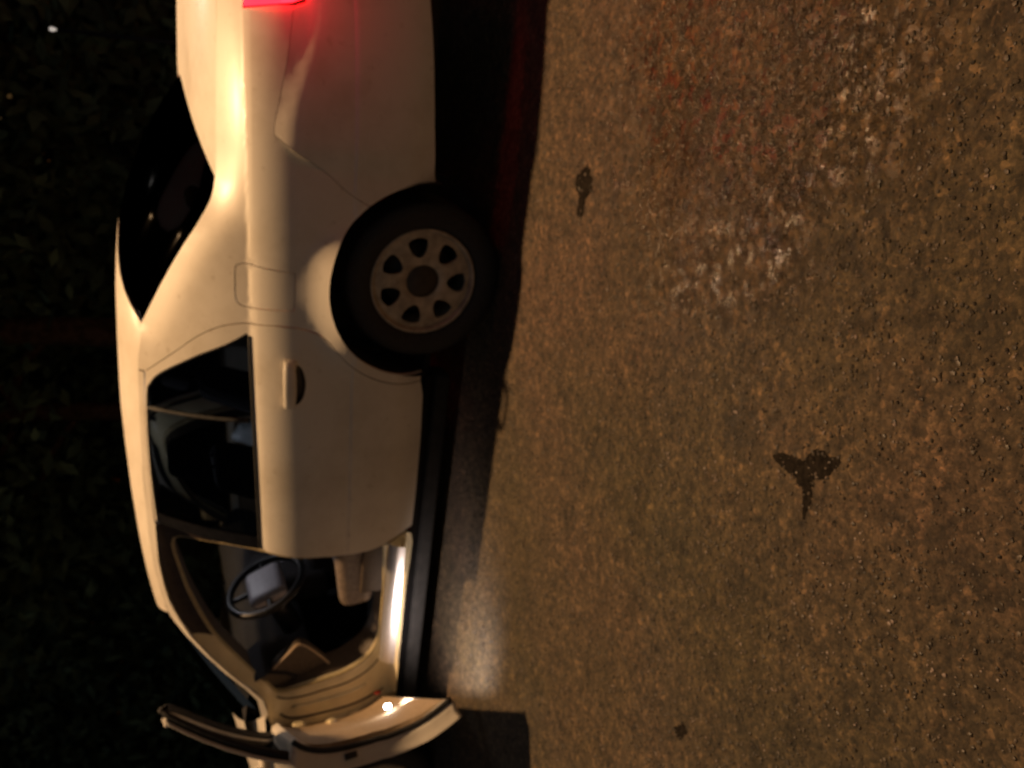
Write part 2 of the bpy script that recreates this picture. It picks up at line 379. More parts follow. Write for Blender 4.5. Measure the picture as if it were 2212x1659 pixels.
# --- body shell (one mesh): quarter panels, rails, roof, deck, hood, fenders, sills
body = MB(); SILLS = []
for rt in (False, True):
    fn = skin(0, rt)
    q = arc(.388, A0, 184, 34)+[(-.430, .2945)]
    q = [p for p in q if True]
    quarter = (arc(.388, A0, 184.5, 34)+[(p[0]+G*1.2, p[1]+G*.5) for p in door_rear]+[(x+G*1.4, z) for x, z in seamC]
               + [(-.46, RZ(-.46)), (-.36, RZ(-.36))]+cpil+[(.5, 1.078), (.7, 1.075), (.9, 1.072), (1.06, 1.07), (1.10, 1.0), (1.10, .985), (.905, .999), (.93, .895), (.935, .845), (.75, .868), (.56, .905)]+bump_seam[:-1])
    fuel = smooth_line([(.058, .985), (.050, 1.016), (.035, 1.026), (-.02, 1.027), (-.085, 1.024), (-.106, 1.010), (-.112, .985), (-.107, .90), (-.103, .835), (-.09, .823), (.03, .823), (.045, .833), (.050, .90)], 3, True)
    fuel = [(p.x, p.y) for p in fuel]
    sheet(body, quarter, fn, .026, extra=(belt, zc), back=.014, holes=() if rt else (fuel,))
    if not rt:
        c0 = Vector((-.03, .92)); fin = [tuple(c0+(Vector(p)-c0)*(1-.004/((Vector(p)-c0).length))) for p in fuel]
        FUEL = fin
    # cant rail above the rear door and along the open doorway up to the windscreen pillar
    rail = [(-.466, 1.3445), (-.559, 1.3475), (-.774, 1.350), (-.996, 1.342), (-1.175, 1.332), (-1.195, 1.328), (-1.40, 1.321), (-1.52, 1.302), (-1.60, 1.283), (-1.68, 1.246), (-1.76, 1.201), (-1.85, 1.122), (-1.93, 1.038), (-2.0, .960), (-2.06, .900), (-2.14, .878), (-2.18, .885)]
    rail += [(x, RZ(x)) for x in (-2.16, -2.06, -2.0, -1.93, -1.85, -1.76, -1.68, -1.6, -1.5, -1.37, -1.14, -.9, -.7, -.56, -.466)]
    sheet(body, rail, fn, .022, extra=(), back=.018)
    # front fender
    fen = [(-2.334, .268), (-2.317, .45), (-2.325, .62), (-2.340, .80), (-2.338, .850), (-2.338, belt(-2.338)+.012), (-2.45, belt(-2.45)+.02), (-2.9, belt(-2.9)+.02), (-3.2, .765), (-3.24, .60), (-3.10, .53)]+arc(.388, 150, -5, 30, WB)+[(-2.434, .266)]
    sheet(body, fen, fn, .035, extra=(belt,), back=.014)
def y_at(X, zb, crown, t, n=3.4):   # helper for transverse sections: returns y, z
    ys = side(X, zb); return lerp(ys, .9, t), zb+(crown-zb)*(1-(1-t)**n)
def across(v): return 1-abs(1-2*v)          # 0 at either side, 1 on the centre line
def roof_fn(u, v):
    t = across(v); xr = -.27+.255*(1-(1-t)**2); xf = -1.66-.14*(1-(1-t)**2)
    X = lerp(xr, xf, u); Xs = lerp(-.27, -1.66, u); zs = RZ(Xs); ys = side(Xs, zs)
    z = zs+(CZ(X)-zs)*(1-(1-t)**4.2); y = lerp(ys, .9, t)
    return (X, y if v <= .5 else 1.8-y, z)
body.grid(48, 60, roof_fn)
def base_line(v):                       # bottom edge of the rear window
    t = across(v); s = 1-(1-t)**1.9; X = lerp(.336, .60, s); z0 = 1.082; ys = side(.336, z0)
    y = lerp(ys, .9, t); return (X, y if v <= .5 else 1.8-y, lerp(z0, 1.158, 1-(1-t)**3.0))
def deck_fn(u, v):
    t = across(v); a = base_line(v); X1 = 1.10+.05*t; us = lerp(.336, 1.10, u)
    zq = pch([.336, .5, .7, 1.06, 1.1], [1.082, 1.078, 1.075, 1.07, 1.066])(us); ys = side(min(us, 1.09), zq)
    X = lerp(a[0], X1, u); y = lerp(ys, .9, t); z = zq+(lerp(1.158, 1.150, u)-zq)*(1-(1-t)**4.2)-.02*sm((u-.9)/.1)
    z = lerp(a[2], z, sm(u*6)); return (X, y if v <= .5 else 1.8-y, z)
deck_mb = MB().grid(30, 64, deck_fn, flip=True)
# rear face between the two lamps and above the bumper
def tailface(u, v):
    t = across(v); zz = lerp(1.062, .80, u); X0 = 1.10; ys = side(1.10, min(zz, 1.0)); top = deck_fn(1, v)
    X = lerp(X0+.02*u, 1.19-.01*u, 1-(1-t)**2.6); y = lerp(ys, .9, t); z = lerp(top[2], .80, u)
    X = lerp(top[0], X, sm(u*5)); return (X, y if v <= .5 else 1.8-y, z)
deck_mb.grid(14, 64, tailface, flip=True)
body.add(deck_mb.v, deck_mb.f)
# hood, cowl
def hood_fn(u, v):
    t = across(v); Xs = lerp(-2.14, -3.22, u); zs = belt(Xs)+.02; ys = side(Xs, zs-.021)
    X = lerp(Xs, lerp(-2.62, -3.50, u), 1-(1-t)**2.2); y = lerp(ys, .9, t)
    z = zs+(lerp(1.0, .80, u)-zs)*(1-(1-t)**2.6); return (X, y if v <= .5 else 1.8-y, z)
body.grid(26, 40, hood_fn)
# sills between the wheels: painted step rolled under into the dark
for rt in (False, True):
    def sill_fn(u, v, rt=rt):
        X = lerp(-2.43, -.43, u); p = [(.090, .262), (.105, .235), (.13, .20), (.18, .175)]
        i = min(2, int(v*3)); k = v*3-i; y = lerp(p[i][0], p[i+1][0], k); z = lerp(p[i][1], p[i+1][1], k)
        return (X, 1.8-y if rt else y, z)
    sk = MB().grid(30, 6, sill_fn); SILLS.append(sk)
for rt in (False, True):
    bk = arc(.400, A0+30, -2, 16)+[(.44, .33), (.80, .37), (1.06, .40), (1.08, .79), (.94, .80), (.915, .90), (.90, .985), (.5, .985), (.3, .9)]
    sheet(body, bk, skin(.007, rt), .04)
BODY = part('body', body, M_paint)
for sk in SILLS: part('sill_cladding', sk, M_black)
flap = MB(); sheet(flap, FUEL, skin(.0005), .026, extra=(belt,), back=.01); part('fuel_flap', flap, M_paint)

# --- bumpers
bmp = MB()
for rt in (False, True):
    o = bump_seam[::-1]
    low_edge = [(.60, .335), (.80, .352), (1.0, .372), (1.10, .385)]
    outl = [(x+.0022, z-.0012) for x, z in bump_seam]+arc(.388, A0-1.2, -2.5, 10)+[(.42, .315)]+low_edge+[(1.12, .60), (1.10, .79), (.95, .803), (.934, .843), (.75, .8662), (.56, .9030)]
    def bf(X, z, d, rt=rt):
        top = lerp(.90, .80, sm((X-.52)/.41)); y = side(X, z)-.012*sm((top-z)/.05)*sm((X-.40)/.10)+d
        return (X, 1.8-y if rt else y, z)
    sheet(bmp, outl, bf, .028, extra=(zc,), back=.014)
def bface(u, v):
    t = across(v); z = lerp(.795, .385, u); ys = side(1.10, z)-.010; X = lerp(1.10+.015*math.sin(math.pi*u), 1.225+.02*math.sin(math.pi*u), 1-(1-t)**2.4)
    y = lerp(ys, .9, t); return (X, y if v <= .5 else 1.8-y, z)
bmp.grid(16, 60, bface, flip=True)
part('rear_bumper', bmp, M_paint)
bf_ = MB()
def fface(u, v):
    t = across(v); z = lerp(.66, .24, u); X0 = -3.12; ys = side(X0, max(.3, z)); X = lerp(X0, -3.64+.05*abs(u-.4), 1-(1-t)**2.8)
    y = lerp(ys, .9, t**1.25); return (X, y if v <= .5 else 1.8-y, z)
bf_.grid(14, 60, fface)
part('front_bumper', bf_, M_paint)
gr = MB()
def grille(u, v):
    t = across(lerp(.12, .88, v)); z = lerp(.79, .66, u); X = lerp(-3.25, -3.585, 1-(1-t)**2.6); y = lerp(side(-3.2, .7)+.02, .9, t)
    return (X+.012*math.sin(u*6*math.pi*2), y if v <= .5 else 1.8-y, z)
gr.grid(40, 30, grille); part('grille', gr, M_black)
for rt in (False, True):
    hl = MB()
    def hfn(u, v, rt=rt):
        t = .0+.26*v; z = lerp(.77, .66, u); X = lerp(-3.15, -3.585, 1-(1-t)**2.6); y = lerp(side(-3.15, .7), .9, t)
        return (X, 1.8-y if rt else y, z-.02*v)
    hl.grid(6, 12, hfn, flip=rt); part('headlight', hl, M_head)
# --- rear lamps
for rt in (False, True):
    tl = MB(); outl = [(.912, .996), (.925, .94), (.935, .895), (.945, .85), (.962, .812), (1.10, .800), (1.10, .992), (1.0, .998)]
    def tf(X, z, d, rt=rt):
        y = side(X, z)-.012*sm((X-.905)/.03)+d; return (X, 1.8-y if rt else y, z)
    sheet(tl, outl, tf, .02, back=.02)
    def tw(u, v, rt=rt):
        t = .30*v; z = lerp(.995, .80, u); ys = side(1.10, z)-.012; X = lerp(1.10, 1.195, 1-(1-t)**2.6)+.036*sm(v*7); y = lerp(ys, .9, t)
        return (X, 1.8-y if rt else y, z)
    tl.grid(8, 12, tw, flip=not rt)
    o = part('tail_light', tl, M_tail); o['label'] = 'lit red tail lamp'
lamp('tail_light_glow', 'POINT', (1.05, -.09, .90), 1.1, (1, .015, .03), .045)
lamp('tail_light_glow', 'POINT', (1.03, 1.835, .885), .5, (1, .02, .06), .05)
# rear number plate, left blank
pl = MB().rbox((1.262, .9, .68), (.006, .26, .057), .004); part('number_plate', pl, M_plate)

# --- windows
def glass_between(top, botm, bulge, axis):
    def fn(u, v):
        a = Vector(top(v)); b = Vector(botm(v)); return a.lerp(b, u)+Vector(axis)*bulge*4*u*(1-u)*across(v)**.5
    return fn
def rg(u, v):
    t = across(v); i = u*(len(cpil)-1); k = min(int(i), len(cpil)-2); q = i-k
    X = lerp(cpil[k][0], cpil[k+1][0], q); z = lerp(cpil[k][1], cpil[k+1][1], q); ys = side(X, z)+.004
    a = Vector(roof_fn(0, v)); b = Vector(base_line(v)); c = a.lerp(b, u)+Vector((.02, 0, .035))*4*u*(1-u)
    e = Vector((X, ys if v <= .5 else 1.8-ys, z)); s = sm(t*3.2); m = e.lerp(c, s); m.y = lerp(ys, .9, t) if v <= .5 else 1.8-lerp(ys, .9, t)
    return m+Vector((0, 0, -.006))
part('rear_window', MB().grid(30, 60, rg, flip=True), M_rglass)
def ws_bottom(v):
    t = across(v); y = lerp(side(-2.14, .90)+.01, .9, t); return (lerp(-2.15, -2.66, 1-(1-t)**2.2), y if v <= .5 else 1.8-y, lerp(.91, .995, 1-(1-t)**2))
part('windscreen', MB().grid(20, 40, glass_between(lambda v: Vector(roof_fn(1, v))+Vector((0, 0, -.008)), ws_bottom, .03, (-.6, 0, .6))), M_clear)

# --- rear doors and the closed right front door
def frame_loop(outer, inner): return outer, inner
rear_out = ([(-.430+0*0, .2945)] if False else [])
def build_rear_door(rt):
    off = [(x-G, z) for x, z in door_rear]; sC = [(x-G, z) for x, z in seamC]
    front = [(-1.183, 1.318), (-1.190, .922), (-1.209, .786), (-1.222, .63), (-1.217, .467), (-1.186, .361), (-1.156, .263)]
    front = [(-1.172, 1.327), (-1.185, 1.12), (-1.193, .925)]+[(p.x, p.y) for p in smooth_line([(-1.194, .92), (-1.210, .786), (-1.221, .63), (-1.215, .467), (-1.186, .361), (-1.156, .263)], 4)]
    bottom = [(-1.0, .260), (-.706, .263), (-.50, .274)]
    outl = off+sC+[(-.559, 1.3455), (-.774, 1.348), (-.996, 1.340)]+front+bottom
    hole = [(x-.001, z) for x, z in win_edge]+[(-1.165, 1.20), (-1.172, .95), (-1.173, .922+.008)]+[(x, belt(x)+.007) for x in (-1.0, -.8, -.6, -.4, -.235)]
    # upper front post is black: keep the painted skin behind it
    dish = [(p.x, p.y) for p in smooth_line([(-.322, .824), (-.335, .790), (-.40, .774), (-.468, .786), (-.488, .822), (-.40, .832)], 3, True)]
    mb = MB(); sheet(mb, outl, skin(0, rt), .025, holes=(hole, dish), extra=(belt, zc), back=.022)
    d = part('rear_door', mb, M_paint)
    g = MB(); sheet(g, hole, skin(.006, rt), .05); part('door_glass', g, M_glass, d)
    f = MB(); Y = (lambda y: 1.8-y) if rt else (lambda y: y)
    L = [(x, Y(side(x, z)+.004), z) for x, z in win_edge]; f.tube(L, .006, 6)
    L = [(x, Y(side(x, belt(x)+.004)-.001), belt(x)+.006) for x in [lerp(-.225, -1.19, i/20) for i in range(21)]]; f.tube(L, .006, 6)
    xs = -.615
    f.tube([(lerp(-.588, -.622, k/6), Y(side(-.6, z)+.002), z) for k, z in enumerate([lerp(.975, 1.335, i/6) for i in range(7)])], .009, 6)
    part('window_seal', f, M_rubber, d)
    po = MB(); sheet(po, [(-1.128, 1.322), (-1.176, 1.321), (-1.188, 1.12), (-1.194, .932), (-1.135, .934)], skin(-.0035, rt), .03, back=.006); part('pillar_cover', po, M_black, d)
    h = MB()
    def hf(u, v):
        a = 2*math.pi*v; X = lerp(-.300, -.498, u); t = math.sin(math.pi*u)**.35 if 0 < u < 1 else 0
        z = lerp(.842, .836, u); yb = side(X, z); r = .022*(.55+.45*t); out = .010+.034*t
        return (X, Y(yb-out+.010*math.cos(a)), z+r*math.sin(a)*1.15)
    h.grid(24, 14, hf, flip=rt)
    h.rbox((-.318, Y(side(-.318, .833)-.008), .833), (.018, .014, .020), .008); h.rbox((-.474, Y(side(-.474, .833)-.008), .830), (.016, .013, .018), .007)
    part('handle', h, M_paint, d)
    cup = MB(); DL = [Vector(p) for p in dish]
    sheet(cup, dish, lambda X, z, dd: (X, Y(side(X, z)+.034*sm(dist_poly(Vector((X, z)), DL)/.007)), z), .006); part('handle_recess', cup, M_hub, d)  # dark material puts the shade under the handle into the recess
    return d
build_rear_door(False); build_rear_door(True)

# front door in closed position; the left one is then swung about its hinge
FD = [(-2.328, .272), (-2.312, .45), (-2.32, .62), (-2.335, .80), (-2.20, .882), (-2.07, .908), (-1.93, 1.03), (-1.76, 1.19), (-1.60, 1.272), (-1.40, 1.312), (-1.23, 1.320), (-1.205, 1.312), (-1.196, 1.25), (-1.196, .922)]
FDb = [(p.x, p.y) for p in smooth_line([(-1.197, .92), (-1.213, .786), (-1.226, .63), (-1.221, .467), (-1.190, .361), (-1.160, .266)], 4)]
def build_front_door(rt):
    hinge = Vector((-2.28, 1.73 if rt else .07, .5))
    Y = (lambda y: 1.8-y) if rt else (lambda y: y)
    d = bpy.data.objects.new('tmp', None)
    outl = [p for p in FD[:4]]+[(-2.333, .852)]+[(x, belt(x)+.004) for x in [lerp(-2.30, -1.22, i/18) for i in range(19)]]+FDb
    mb = MB(); sheet(mb, outl, skin(0, rt), .025, extra=(zc,))
    loop = dense(outl, .025); ctr = Vector((-1.7, .6))
    prof = [(0, 0), (.000, .004), (.003, .010), (.007, .020), (.010, .030), (.012, .045), (.016, .062), (.026, .070), (.045, .074)]
    n = len(mb.v); k = len(loop)
    def inset(p, a):      # move toward the middle, mostly along the nearer axis
        v = ctr-p; v.x = max(-1, min(1, v.x/.48)); v.y = max(-1, min(1, v.y/.30)); return p+v*a
    for a, dp in prof:
        for p in loop:
            q = inset(p, a); mb.v.append((q.x, Y(side(p.x, p.y)+dp), q.y))
    for r in range(len(prof)-1):
        for i in range(k): a = n+r*k; mb.f.append((a+i, a+(i+1) % k, a+k+(i+1) % k, a+k+i))
    D = mb.build('front_door', M_paint, car, True, hinge)
    D.location = hinge-CO
    def sub(name, m, mat): return m.build(name, mat, D, True, hinge)
    # inner trim panel
    tp = [tuple(inset(Vector(p), .05)) for p in outl]
    t = MB(); sheet(t, tp, lambda X, z, dd: (X, Y(side(X, z)+.078+.02*sm((.52-abs(z-.62))/.1)+dd), z), .04, back=-.03)
    sub('inner_panel', t, M_beige)
    # weather strip round the inside edge and up round the window frame
    ws = [Vector((q.x, Y(side(p.x, p.y)+.072), q.y)) for p, q in ((p, inset(p, .022)) for p in dense(FD[:4]+[(-2.33, .84)], .03, False))]
    wsr = [Vector((q.x, Y(side(p.x, p.y)+.072), q.y)) for p, q in ((p, inset(p, .022)) for p in dense(FDb, .03, False))]
    fr_pts = smooth_line([Vector(p) for p in FD[4:]], 5)
    top = [Vector((p.x, Y(side(p.x, p.y)+.036), p.y)) for p in fr_pts]
    bt = [Vector((lerp(-1.18, -2.3, i/20), Y(side(-1.6, .3)+.066), .290)) for i in range(21)]
    m = MB(); m.tube(ws[::1], .010, 8); m.tube(wsr, .011, 8); m.tube(top, .009, 8); m.tube(bt, .010, 8); sub('weather_strip', m, M_rubber)
    # window frame: a flat painted channel following the lean of the side
    fr = MB(); N = len(fr_pts)
    prof2 = [(0, 0), (0.003, -.003), (.020, -.003), (.023, 0), (.023, .010), (.012, .013), (0, .012)]
    def ff(u, v):
        i = u*(N-1); a = min(int(i), N-2); q = i-a; p = fr_pts[a].lerp(fr_pts[a+1], q)
        tg = (fr_pts[a+1]-fr_pts[a]).normalized(); nn = Vector((-tg.y, tg.x)); 
        if (Vector((-1.65, 1.02))-p).dot(nn) < 0: nn = -nn
        j = int(round(v*len(prof2))) % len(prof2); o, dp = prof2[j]; p2 = p+nn*o
        return (p2.x, Y(side(p.x, p.y)+o*.35+dp), p2.y)
    fr.grid(N-1, len(prof2), ff)
    fr.rbox((-1.218, Y(side(-1.218, 1.30)+.012), 1.302), (.016, .018, .014), .009)
    sub('window_frame', fr, M_paint)
    prof2 = [(.002, .013), (.024, .013), (.026, .018), (.024, .040), (.012, .044), (.003, .038)]
    fi = MB(); fi.grid(N-1, len(prof2), ff); sub('frame_lining', fi, M_rubber)
    gp = [(p.x, p.y) for p in fr_pts]
    gp = [tuple(Vector(p)+(Vector((-1.6, 1.05))-Vector(p)).normalized()*.02) for p in gp]
    g = MB(); sheet(g, gp+[(lerp(-1.22, -2.20, i/8), belt(lerp(-1.22, -2.20, i/8))-.01) for i in range(9)], lambda X, z, dd: (X, Y(side(X, max(z, belt(X)+.002))+.014), z), .04); sub('door_glass', g, M_glass)
    h = MB()
    def hf(u, v):
        a = 2*math.pi*v; X = lerp(-1.30, -1.49, u); tt = math.sin(math.pi*u)**.35 if 0 < u < 1 else 0; z = .79; yb = side(X, z)
        return (X, Y(yb-(.010+.030*tt)+.010*math.cos(a)), z+.019*(.55+.45*tt)*math.sin(a)*1.15)
    h.grid(20, 12, hf, flip=rt); h.rbox((-1.315, Y(side(-1.3, .79)-.008), .79), (.016, .014, .018), .007); h.rbox((-1.475, Y(side(-1.47, .79)-.008), .79), (.016, .014, .018), .007)
    sub('handle', h, M_paint)
    lt = MB(); lt.rbox((-1.219, Y(.048), .70), (.004, .012, .024), .003); sub('latch', lt, M_hub)
    # side mirror
    mm = MB(); mm.rbox((-2.13, Y(-.085), .985), (.045, .10, .065), .04, seg=5, taper=(1, .85)); mm.rbox((-2.14, Y(.04), .925), (.035, .07, .02), .015); sub('side_mirror', mm, M_paint)
    gm = MB(); gm.rbox((-2.084, Y(-.085), .985), (.004, .082, .052), .003); sub('mirror_glass', gm, M_mirror)
    # courtesy lamp low on the inner panel
    cl = MB(); cl.rbox((-1.70, Y(.138), .420), (.013, .010, .013), .006); sub('courtesy_lamp', cl, M_lens)
    if not rt: D.rotation_euler = (R(DOOR_LEAN), 0, -R(DOOR_ANGLE))
    bpy.data.objects.remove(d)
    return D
DOOR_ANGLE = 47.3; DOOR_LEAN = 4.6     # the hinge line leans, so the opened door does too
left_door = build_front_door(False); build_front_door(True)
H = Vector((-2.28, .07, .5)); rotm = Matrix.Rotation(-R(DOOR_ANGLE), 3, 'Z') @ Matrix.Rotation(R(DOOR_LEAN), 3, 'X')
def door_pt(p): return H+rotm @ (Vector(p)-H)
lp = door_pt((-1.68, .165, .405))
lamp('courtesy_light', 'SPOT', lp, 21, (1, .84, .78), .012, lp+Vector((.12, .24, -.42)), spot_size=R(122), spot_blend=.8)

# --- doorway: painted jamb, seal and sill plate
OUT = [(-1.200, .262), (-1.222, .40), (-1.227, .63), (-1.214, .786), (-1.198, .93), (-1.192, 1.12), (-1.195, 1.325), (-1.40, 1.318), (-1.60, 1.280), (-1.76, 1.198), (-1.93, 1.035), (-2.06, .897), (-2.20, .868), (-2.32, .80), (-2.318, .62), (-2.312, .45), (-2.322, .34), (-2.328, .262), (-1.95, .262), (-1.5, .262)]
INN = [(-1.285, .375), (-1.292, .47), (-1.297, .66), (-1.288, .80), (-1.276, .93), (-1.274, 1.10), (-1.312, 1.252), (-1.50, 1.222), (-1.65, 1.168), (-1.80, 1.090), (-1.95, .965), (-2.045, .870), (-2.078, .82), (-2.045, .73), (-2.012, .62), (-1.985, .51), (-1.930, .41), (-1.84, .355), (-1.65, .345), (-1.45, .352)]
for rt in (False, True):
    Y = (lambda y: 1.8-y) if rt else (lambda y: y)
    o3 = [Vector((x, side(x, max(z, .30))+.016, z)) for x, z in OUT]
    steps = [o3]
    def lv(t, dp, z_add=0): return [Vector((lerp(a[0], b[0], t), side(lerp(a[0], b[0], t), max(.30, lerp(a[1], b[1], t)))+dp, lerp(a[1], b[1], t)+z_add)) for a, b in zip(OUT, INN)]
    steps += [lv(.10, .040), lv(.30, .062), lv(.55, .085), lv(.80, .100), lv(.93, .108), lv(1.0, .125), lv(1.01, .15)]
    ring = [smooth_line(s, 4, True) for s in steps]; K = len(ring[0]); mb = MB()
    for rgn in ring: mb.v += [(p.x, Y(p.y), p.z) for p in rgn]
    for r in range(len(ring)-1):
        for i in range(K): a = r*K; mb.f.append((a+i, a+(i+1) % K, a+K+(i+1) % K, a+K+i))
    nb = len(mb.f)//K
    jamb = part('door_jamb', mb, M_cream)
    top_ = MB(); a0, a1 = 5*4, 9*4
    tr = [smooth_line(lv(t_, d_-.006), 4, True)[a0:a1+1] for t_, d_ in ((.06, .028), (.10, .040), (.30, .062), (.55, .085), (.80, .100), (.90, .105))]
    top_.grid(len(tr)-1, a1-a0, lambda u, v: (lambda q: (q.x, Y(q.y), q.z))(tr[int(round(u*(len(tr)-1)))][int(round(v*(a1-a0)))]))
    part('roof_weather_strip', top_, M_drip)
    sl = smooth_line(lv(.97, .118), 4, True); m = MB(); m.tube([(p.x, Y(p.y), p.z) for p in sl], .0085, 8, closed=True); part('door_seal', m, M_seal, jamb)
    # dark inner trim behind the seal
    mb = MB(); r0 = smooth_line(lv(1.01, .13), 4, True); r1 = smooth_line(lv(1.10, .24), 4, True)
    for rgn in (r0, r1): mb.v += [(p.x, Y(p.y), p.z) for p in rgn]
    for i in range(K): mb.f.append((i, (i+1) % K, K+(i+1) % K, K+i))
    part('pillar_trim', mb, M_trim)
    sp = MB()
    def spf(u, v):
        X = lerp(-1.255, -1.93, u); p = [(.052, .287), (.062, .318), (.078, .338), (.104, .351)]; i = min(2, int(v*3)); q = v*3-i
        return (X, Y(lerp(p[i][0], p[i+1][0], q)-.006), lerp(p[i][1], p[i+1][1], q)+.006+.02*sm((-1.30-X)*0))
    sp.grid(24, 9, spf, flip=rt); part('sill_plate', sp, M_steel)
    gv = smooth_line(lv(.42, .074), 4, True)[12*4+2:17*4]; m = MB(); m.tube([(p.x, Y(p.y-.003), p.z) for p in gv], .0055, 6); part('pillar_groove_shade', m, M_drip, jamb)  # dark tube stands in for the shade in the pillar groove
    gv = smooth_line(lv(.62, .088), 4, True)[13*4:16*4]; m = MB(); m.tube([(p.x, Y(p.y+.001), p.z) for p in gv], .013, 8); part('pillar_rib', m, M_cream, jamb)
    gv = smooth_line(lv(.80, .1), 4, True)[12*4:17*4]; m = MB(); m.tube([(p.x, Y(p.y-.001), p.z) for p in gv], .004, 6); part('pillar_groove_shade', m, M_drip, jamb)  # thinner dark line drawn as shade along the inner groove
    if not rt:
        # hinge pillar fittings: hinges, check strap, wiring boot, red plug
        for z in (.47, .74):
            hg = MB(); hg.rbox((-2.235, .05, z), (.035, .020, .028), .010); hg.tube([(-2.27, .035, z-.035), (-2.27, .035, z+.035)], .011, 10); part('door_hinge', hg, M_cream, jamb)
        cs = MB(); cs.rbox((-2.18, -.0, .60), (.07, .012, .016), .006, rot=Matrix.Rotation(-R(40), 3, 'Z').to_quaternion()); part('check_strap', cs, M_cream, jamb)
        rp = MB(); rp.lathe([(0, 0), (.011, 0), (.016, .004), (.017, .016)], (0, 0, 0), n=16)
        rp.v = [(-2.13+v[1]*.3-v[0]*.5, .068+v[0]*.8+v[1]*.9, .355+v[2]) for v in rp.v]; part('red_plug', rp, M_redplug, jamb)

# --- wheels
def build_wheel(cx, rt):
    yo = 1.8-.045 if rt else .045; s = -1 if rt else 1
    tw = .205
    ty = MB(); pr = [(.212, .012), (.222, .002), (.245, -.004), (.275, -.004), (.300, .004), (.312, .016), (.3155, .030)]
    for i in range(5): y = .034+i*.03; pr += [(.3155, y), (.3155, y+.020), (.309, y+.022), (.309, y+.028)]
    pr += [(.3155, .19), (.300, .205), (.26, .21), (.212, .19)]
    pr = [(r, yo+s*h) for r, h in pr]; ty.lathe([(r, h) for r, h in pr], (cx, 0, .3158), n=96)
    W = bpy.data.objects.new('wheel', None); COL.objects.link(W); W.parent = car; W.location = Vector((cx, yo, .322))-CO
    o = ty.build('tyre', M_rubber, W, True, (cx, yo, .322))
    rm = MB(); rm.lathe([(.214, yo+s*.012), (.213, yo+s*.004), (.207, yo+s*.001), (.200, yo+s*.006), (.197, yo+s*.018)], (cx, 0, .322), n=96)
    rm.lathe([(.197, yo+s*.018), (.190, yo+s*.05), (.186, yo+s*.16), (.205, yo+s*.20)], (cx, 0, .322), n=64)
    def disc(X, z, d):
        r = math.hypot(X, z); h = .016+.014*sm((.12-abs(r-.10))/.06)-.022*sm((r-.06)/.12)+d; return (cx+X, yo+s*(h), .322+z)
    def disc(X, z, d):
        r = math.hypot(X, z); h = pch([0, .05, .075, .10, .15, .197], [.030, .026, .014, .010, .012, .020])(r)+d; return (cx+X, yo+s*h, .322+z)
    circ = [(.1985*math.cos(2*math.pi*i/64), .1985*math.sin(2*math.pi*i/64)) for i in range(64)]; holes = []
    for k in range(7):
        a0 = 2*math.pi*(k/7)+R(12); shape = [(.098, 0), (.112, -.022), (.138, -.036), (.166, -.037), (.178, 0), (.166, .037), (.138, .036), (.112, .022)]
        sh = smooth_line(shape, 3, True); holes.append([(p.x*math.cos(a0)-p.y*math.sin(a0), p.x*math.sin(a0)+p.y*math.cos(a0)) for p in sh])
    hc = [(.067*math.cos(2*math.pi*i/32), .067*math.sin(2*math.pi*i/32)) for i in range(32)]
    sheet(rm, circ, disc, .014, holes=holes+[hc], back=.014)
    rm.build('rim', M_rim, W, True, (cx, yo, .322))
    hb = MB(); hb.lathe([(0, yo+s*.014), (.018, yo+s*.012), (.045, yo+s*.018), (.062, yo+s*.022), (.067, yo+s*.024), (.069, yo+s*.06)], (cx, 0, .322), n=32)
    hb.build('hub_cap', M_hub, W, True, (cx, yo, .322))
    br = MB(); br.lathe([(.0, yo+s*.075), (.14, yo+s*.075), (.142, yo+s*.09)], (cx, 0, .322), n=40); br.build('brake_disc', M_hub, W, True, (cx, yo, .322))
for cx in (0., WB):
    for rt in (False, True): build_wheel(cx, rt)
for cx in (0., WB):
    for rt in (False, True):
        wa = MB(); Y = (lambda y: 1.8-y) if rt else (lambda y: y)
        wa.grid(28, 5, lambda u, v: (cx+.392*math.cos(math.pi*1.06*u-.09), Y(lerp(.02, .36, v)), .322+.392*math.sin(math.pi*1.06*u-.09)), flip=not rt)
        wa.grid(20, 2, lambda u, v: (cx+.392*v*math.cos(2*math.pi*u), Y(.36), .322+.392*v*math.sin(2*math.pi*u))); part('wheel_arch_liner', wa, M_under)
fl = MB(); fl.rbox((-1.35, .9, .20), (.90, .72, .02), .01); fl.rbox((.75, .9, .34), (.36, .72, .04), .03); fl.rbox((-3.25, .9, .25), (.25, .7, .03), .02)
fl.rbox((-1.36, .16, .175), (.93, .06, .035), .02); fl.rbox((-1.36, 1.64, .175), (.93, .06, .035), .02)
fl.rbox((0, .9, .27), (.05, .65, .05), .02); fl.tube([(-2.4, 1.1, .19), (-.6, 1.15, .19), (.2, 1.3, .24), (1.12, 1.3, .27)], .03, 10)
fl.rbox((1.0, .9, .30), (.12, .5, .05), .03)
part('underbody', fl, M_under)

